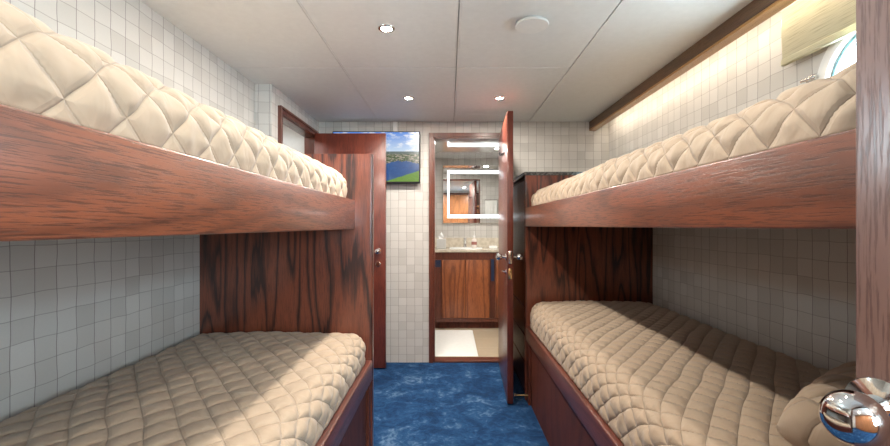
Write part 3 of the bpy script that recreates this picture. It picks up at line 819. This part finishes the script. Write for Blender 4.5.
downlight(0.6, -0.75, HC, 'added recessed fill spotlight in the corridor behind the camera', P_DOWN, first=l0)
downlight(0.52, 4.55, 2.0, 'recessed ceiling spotlight over the bathroom floor', P_BATH, (1, 0.96, 0.9), first=l0)
downlight(0.0, 4.1, 2.0, 'recessed ceiling spotlight inside the bathroom by its doorway', P_BATH, (1, 0.96, 0.9), first=l0)
downlight(-1.6, 3.0, HC, 'added recessed spotlight brightening the white adjoining room', 3, (1, 0.96, 0.92), first=l0)  # unseen lamp, added to brighten the room beyond the doorway
sd = thing('ceiling_speaker', (0.36, 1.82, HC), 'round white disc cover on the ceiling near the right seam', 'ceiling speaker')
MB().lathe((0.36, 1.82, HC), (0, 0, -1), [(0.0, 0.0), (0.054, 0.0), (0.055, 0.011), (0.070, 0.0115), (0.072, 0.016), (0.069, 0.020), (0.0, 0.021)], 48).build('cover', M['white'], sd, True)

# ------------------------------------------------------------------ bathroom
va = thing('vanity_cabinet', (0.45, 4.98, 0), 'wooden bathroom vanity cabinet with dark toe kick under a pale stone worktop', 'cabinet')
VX0, VX1, VY = -0.335, 1.295, 4.70
MB().box(VX0, VX1, VY + 0.02, YB2 - 0.003, 0.08, 0.864).build('body', M['frame_z'], va)
MB().box(VX0, VX1, VY + 0.06, YB2 - 0.1, 0.0, 0.08).build('toe_kick', M['base_z'], va)
MB().box(VX0, VX1, VY + 0.002, VY + 0.018, 0.785, 0.862, 0.002).box(VX0, VX1, VY + 0.002, VY + 0.018, 0.085, 0.125, 0.002).box(VX0, -0.085, VY + 0.002, VY + 0.018, 0.126, 0.784, 0.002).build('front_frame', M['frame_z'], va)
for xa, xb in ((-0.080, 0.185), (0.190, 0.455), (0.52, 0.85), (0.86, 1.18)):
    MB().box(xa, xb, VY, VY + 0.018, 0.13, 0.782, 0.004, 3).build('door', M['bath_wood'], va, True)
MB().box(-0.168, -0.092, VY - 0.004, VY + 0.003, 0.70, 0.778, 0.003).box(-0.150, -0.110, VY - 0.007, VY - 0.003, 0.718, 0.76, 0.003).build('outlet', M['bluepanel'], va)
MB().box(0.470, 0.505, VY - 0.006, VY + 0.003, 0.545, 0.79, 0.003).build('switch_panel', M['bluepanel'], va)
wt = thing('worktop', (0.45, 4.98, 0.842), 'pale speckled stone worktop with backsplash on the bathroom vanity', 'worktop')
MB().box(VX0, VX1, VY - 0.015, YB2 - 0.002, 0.842, 0.872, 0.004, 3).build('slab', M['pale_granite'], wt)
MB().box(VX0, VX1, YB2 - 0.022, YB2 - 0.002, 0.873, 0.99, 0.003).build('backsplash', M['pale_granite'], wt)
basin = thing('sink', (0.20, 4.95, 0.873), 'low oval white sink rim set in the bathroom worktop', 'sink')
m = MB().lathe((0, 0, 0), (0, 0, 1), [(0.15, 0.0), (0.155, 0.008), (0.165, 0.008), (0.17, 0.0)], 48)
m.xf(Matrix.Diagonal((1.15, 0.8, 1, 1))); m.build('rim', M['white'], basin, True, local=True)
MB().lathe((0, 0, 0), (0, 0, 1), [(0.15, 0.004), (0.10, 0.0012), (0.03, 0.0008), (0, 0.0008)], 48).xf(Matrix.Diagonal((1.15, 0.8, 1, 1))).build('bowl', M['white'], basin, True, local=True)
fa = thing('faucet', (0.195, 5.12, 0.873), 'chrome faucet standing on the bathroom worktop behind the sink', 'faucet')
MB().lathe((0.195, 5.12, 0.873), (0, 0, 1), [(0, 0), (0.026, 0), (0.027, 0.006), (0.019, 0.012), (0.020, 0.11), (0.016, 0.120), (0, 0.122)], 32).build('body', M['chrome'], fa, True)
MB().tube([(0.195, 5.11, 0.955), (0.195, 5.06, 0.962), (0.195, 5.01, 0.955), (0.195, 4.985, 0.935)], 0.010, 12).build('spout', M['chrome'], fa, True)
MB().box(0.187, 0.203, 5.06, 5.13, 0.985, 0.993, 0.003).build('lever', M['chrome'], fa, True)
# tissue box
tb = thing('tissue_box', (-0.085, 4.93, 0.873), 'grey ribbed tissue box with a white tissue on the left of the worktop', 'tissue box')
m = MB().box(-0.145, -0.035, 4.87, 4.98, 0.873, 0.985, 0.004, 2)
for k in range(7): m.box(-0.1455, -0.0345, 4.8685, 4.9815, 0.885 + k * 0.014, 0.890 + k * 0.014, 0.001, 1)
m.build('box', M['card'], tb)
m = MB(); base = []; 
pts = [(-0.028, 0.0), (-0.034, 0.035), (-0.012, 0.060), (0.006, 0.085), (0.012, 0.062), (0.034, 0.045), (0.026, 0.018), (0.022, 0.0)]
fr_ = [m.bm.verts.new((-0.09 + x, 4.92 + 0.012 * math.sin(i * 2.1), 0.984 + z)) for i, (x, z) in enumerate(pts)]
bk_ = [m.bm.verts.new((-0.09 + x * 0.9, 4.94 + 0.010 * math.sin(i * 1.7), 0.984 + z * 0.97)) for i, (x, z) in enumerate(pts)]
m.bm.faces.new(fr_); m.bm.faces.new(bk_[::-1])
for i in range(len(pts)):
    j = (i + 1) % len(pts); m.bm.faces.new((fr_[i], fr_[j], bk_[j], bk_[i]))
m.build('tissue', M['tissue'], tb)
# soap bottle
so = thing('soap_bottle', (0.30, 5.0, 0.873), 'clear soap pump bottle with red label standing right of the faucet', 'soap bottle')
MB().lathe((0.30, 5.0, 0.873), (0, 0, 1), [(0, 0), (0.030, 0), (0.033, 0.006), (0.033, 0.085), (0.026, 0.105), (0.012, 0.115), (0.012, 0.125), (0, 0.126)], 32).build('bottle', M['soap'], so, True)
MB().lathe((0.30, 5.0, 0.873), (0, 0, 1), [(0.0336, 0.040), (0.0342, 0.042), (0.0342, 0.074), (0.0336, 0.076)], 32).build('label_band', M['red'], so, True)
MB().cyl((0.30, 5.0, 1.010), (0, 0, 1), 0.015, 0.022).cyl((0.30, 5.0, 1.04), (0, 0, 1), 0.005, 0.045).box(0.292, 0.308, 4.965, 5.01, 1.060, 1.070, 0.003).build('pump', M['white'], so, True)
sb = MB().box(0.47, 0.56, 4.86, 4.93, 0.8735, 0.905, 0.006, 3).build('soap_box', M['tissue'], None, True)
tag(sb, 'small white box on the right of the worktop beside the door edge', 'box')
for _o in (wt, basin, fa, tb, so, sb): _o.location.z += 0.024
# bath mat
m = MB(); nx, ny = 40, 60
vv = {}
for i in range(nx + 1):
    for j in range(ny + 1):
        x = -0.24 + 0.50 * i / nx; y = 3.72 + 0.93 * j / ny
        e = min(i, nx - i, j, ny - j)
        vv[i, j] = m.bm.verts.new((x, y, 0.006 + (0.010 if e > 1 else 0.004 * e) + 0.0015 * noise.noise(Vector((x * 60, y * 60, 0)))))
for i in range(nx):
    for j in range(ny): m.bm.faces.new((vv[i, j], vv[i + 1, j], vv[i + 1, j + 1], vv[i, j + 1]))
m.box(-0.24, 0.26, 3.72, 4.65, 0.0045, 0.0062)
tag(m.build('bath_mat', M['towel'], None, True), 'white terry bath mat on the beige bathroom floor', 'bath mat')
# mirror with lit frame
MX0, MX1, MZ0, MZ1 = -0.075, 0.74, 1.195, 1.915
mi = thing('mirror', ((MX0 + MX1) / 2, YB2 - 0.02, MZ0), 'large rectangular mirror with a glowing white light frame above the vanity', 'mirror')
MB().box(MX0, MX1, YB2 - 0.030, YB2 - 0.002, MZ0, MZ1, 0.002).build('glass', M['mirror'], mi)
led = emissive('mirror_light', (0.86, 0.94, 1.0), 1.8)
i0, i1, k0, k1, w = MX0 + 0.055, MX1 - 0.055, MZ0 + 0.065, MZ1 - 0.065, 0.040
MB().box(i0, i1, YB2 - 0.032, YB2 - 0.029, k1 - w, k1).box(i0, i1, YB2 - 0.032, YB2 - 0.029, k0, k0 + w).box(i0, i0 + 0.022, YB2 - 0.032, YB2 - 0.029, k0 + w, k1 - w).box(i1 - 0.022, i1, YB2 - 0.032, YB2 - 0.029, k0 + w, k1 - w).build('light_frame', led, mi)
# towel on the bathroom side of the wall, seen in the mirror
tw = thing('towel', (0.68, YF + 0.13, 1.33), 'small white towel hanging on the bathroom wall, seen in the mirror', 'towel')
m = MB(); n = 24; A = {}; B = {}
for i in range(n + 1):
    for j in range(9):
        x = 0.58 + 0.19 * i / n; z = 1.35 + 0.22 * j / 8
        y = YF + 0.128 + 0.006 * math.sin(i * 0.9) * (1 - j / 10)
        A[i, j] = m.bm.verts.new((x, y, z)); B[i, j] = m.bm.verts.new((x, y + 0.012, z))
for i in range(n):
    for j in range(8):
        m.bm.faces.new((A[i, j], A[i, j + 1], A[i + 1, j + 1], A[i + 1, j])); m.bm.faces.new((B[i, j], B[i + 1, j], B[i + 1, j + 1], B[i, j + 1]))
for j in range(8):
    m.bm.faces.new((A[0, j], B[0, j], B[0, j + 1], A[0, j + 1])); m.bm.faces.new((A[n, j], A[n, j + 1], B[n, j + 1], B[n, j]))
for i in range(n):
    m.bm.faces.new((A[i, 0], A[i + 1, 0], B[i + 1, 0], B[i, 0])); m.bm.faces.new((A[i, 8], B[i, 8], B[i + 1, 8], A[i + 1, 8]))
m.build('cloth', M['towel'], tw, True)
MB().cyl((0.675, YF + 0.134, 1.578), (1, 0, 0), 0.006, 0.23, 16).box(0.56, 0.572, YF + 0.101, YF + 0.14, 1.57, 1.586).box(0.778, 0.79, YF + 0.101, YF + 0.14, 1.57, 1.586).build('rail', M['chrome'], tw, True)

# ------------------------------------------------------------------ daylight
w = bpy.data.worlds.new('daylight'); S.world = w; w.use_nodes = True
bg = w.node_tree.nodes['Background']; bg.inputs[0].default_value = (0.80, 0.89, 1.0, 1); bg.inputs[1].default_value = WORLD
po = add_area('porthole_portal', (XR + 0.08, PC[0], PC[1]), (0, R(90), 0), 0.32, 0.32, 1, (1, 1, 1)); po.data.cycles.is_portal = True
po3 = add_area('left_porthole_portal', (XL - 0.08, LPY, PC[1]), (0, R(-90), 0), 0.36, 0.36, 1, (1, 1, 1)); po3.data.cycles.is_portal = True
po2 = add_area('corridor_portal', (1.2, -1.42, 1.35), (R(90), 0, 0), 0.62, 0.92, 1, (1, 1, 1)); po2.data.cycles.is_portal = True

# ------------------------------------------------------------------ camera
cam = bpy.data.cameras.new('camera'); co = bpy.data.objects.new('camera', cam); COL.objects.link(co)
co.location = (0, 0, EYE); co.rotation_euler = (R(90), 0, 0)
cam.sensor_width = 36; cam.lens = 36 * 420 / 890
cam.shift_x = -4 / 890; cam.shift_y = 3 / 890
cam.clip_start = 0.02; cam.clip_end = 100
S.camera = co
S.view_settings.view_transform = 'Standard'; S.view_settings.look = 'None'
S.view_settings.gamma = 1; S.view_settings.use_curve_mapping = False
S.view_settings.exposure = EXPO
S.cycles.max_bounces = 10; S.cycles.diffuse_bounces = 6; S.cycles.glossy_bounces = 5
S.cycles.sample_clamp_indirect = 6
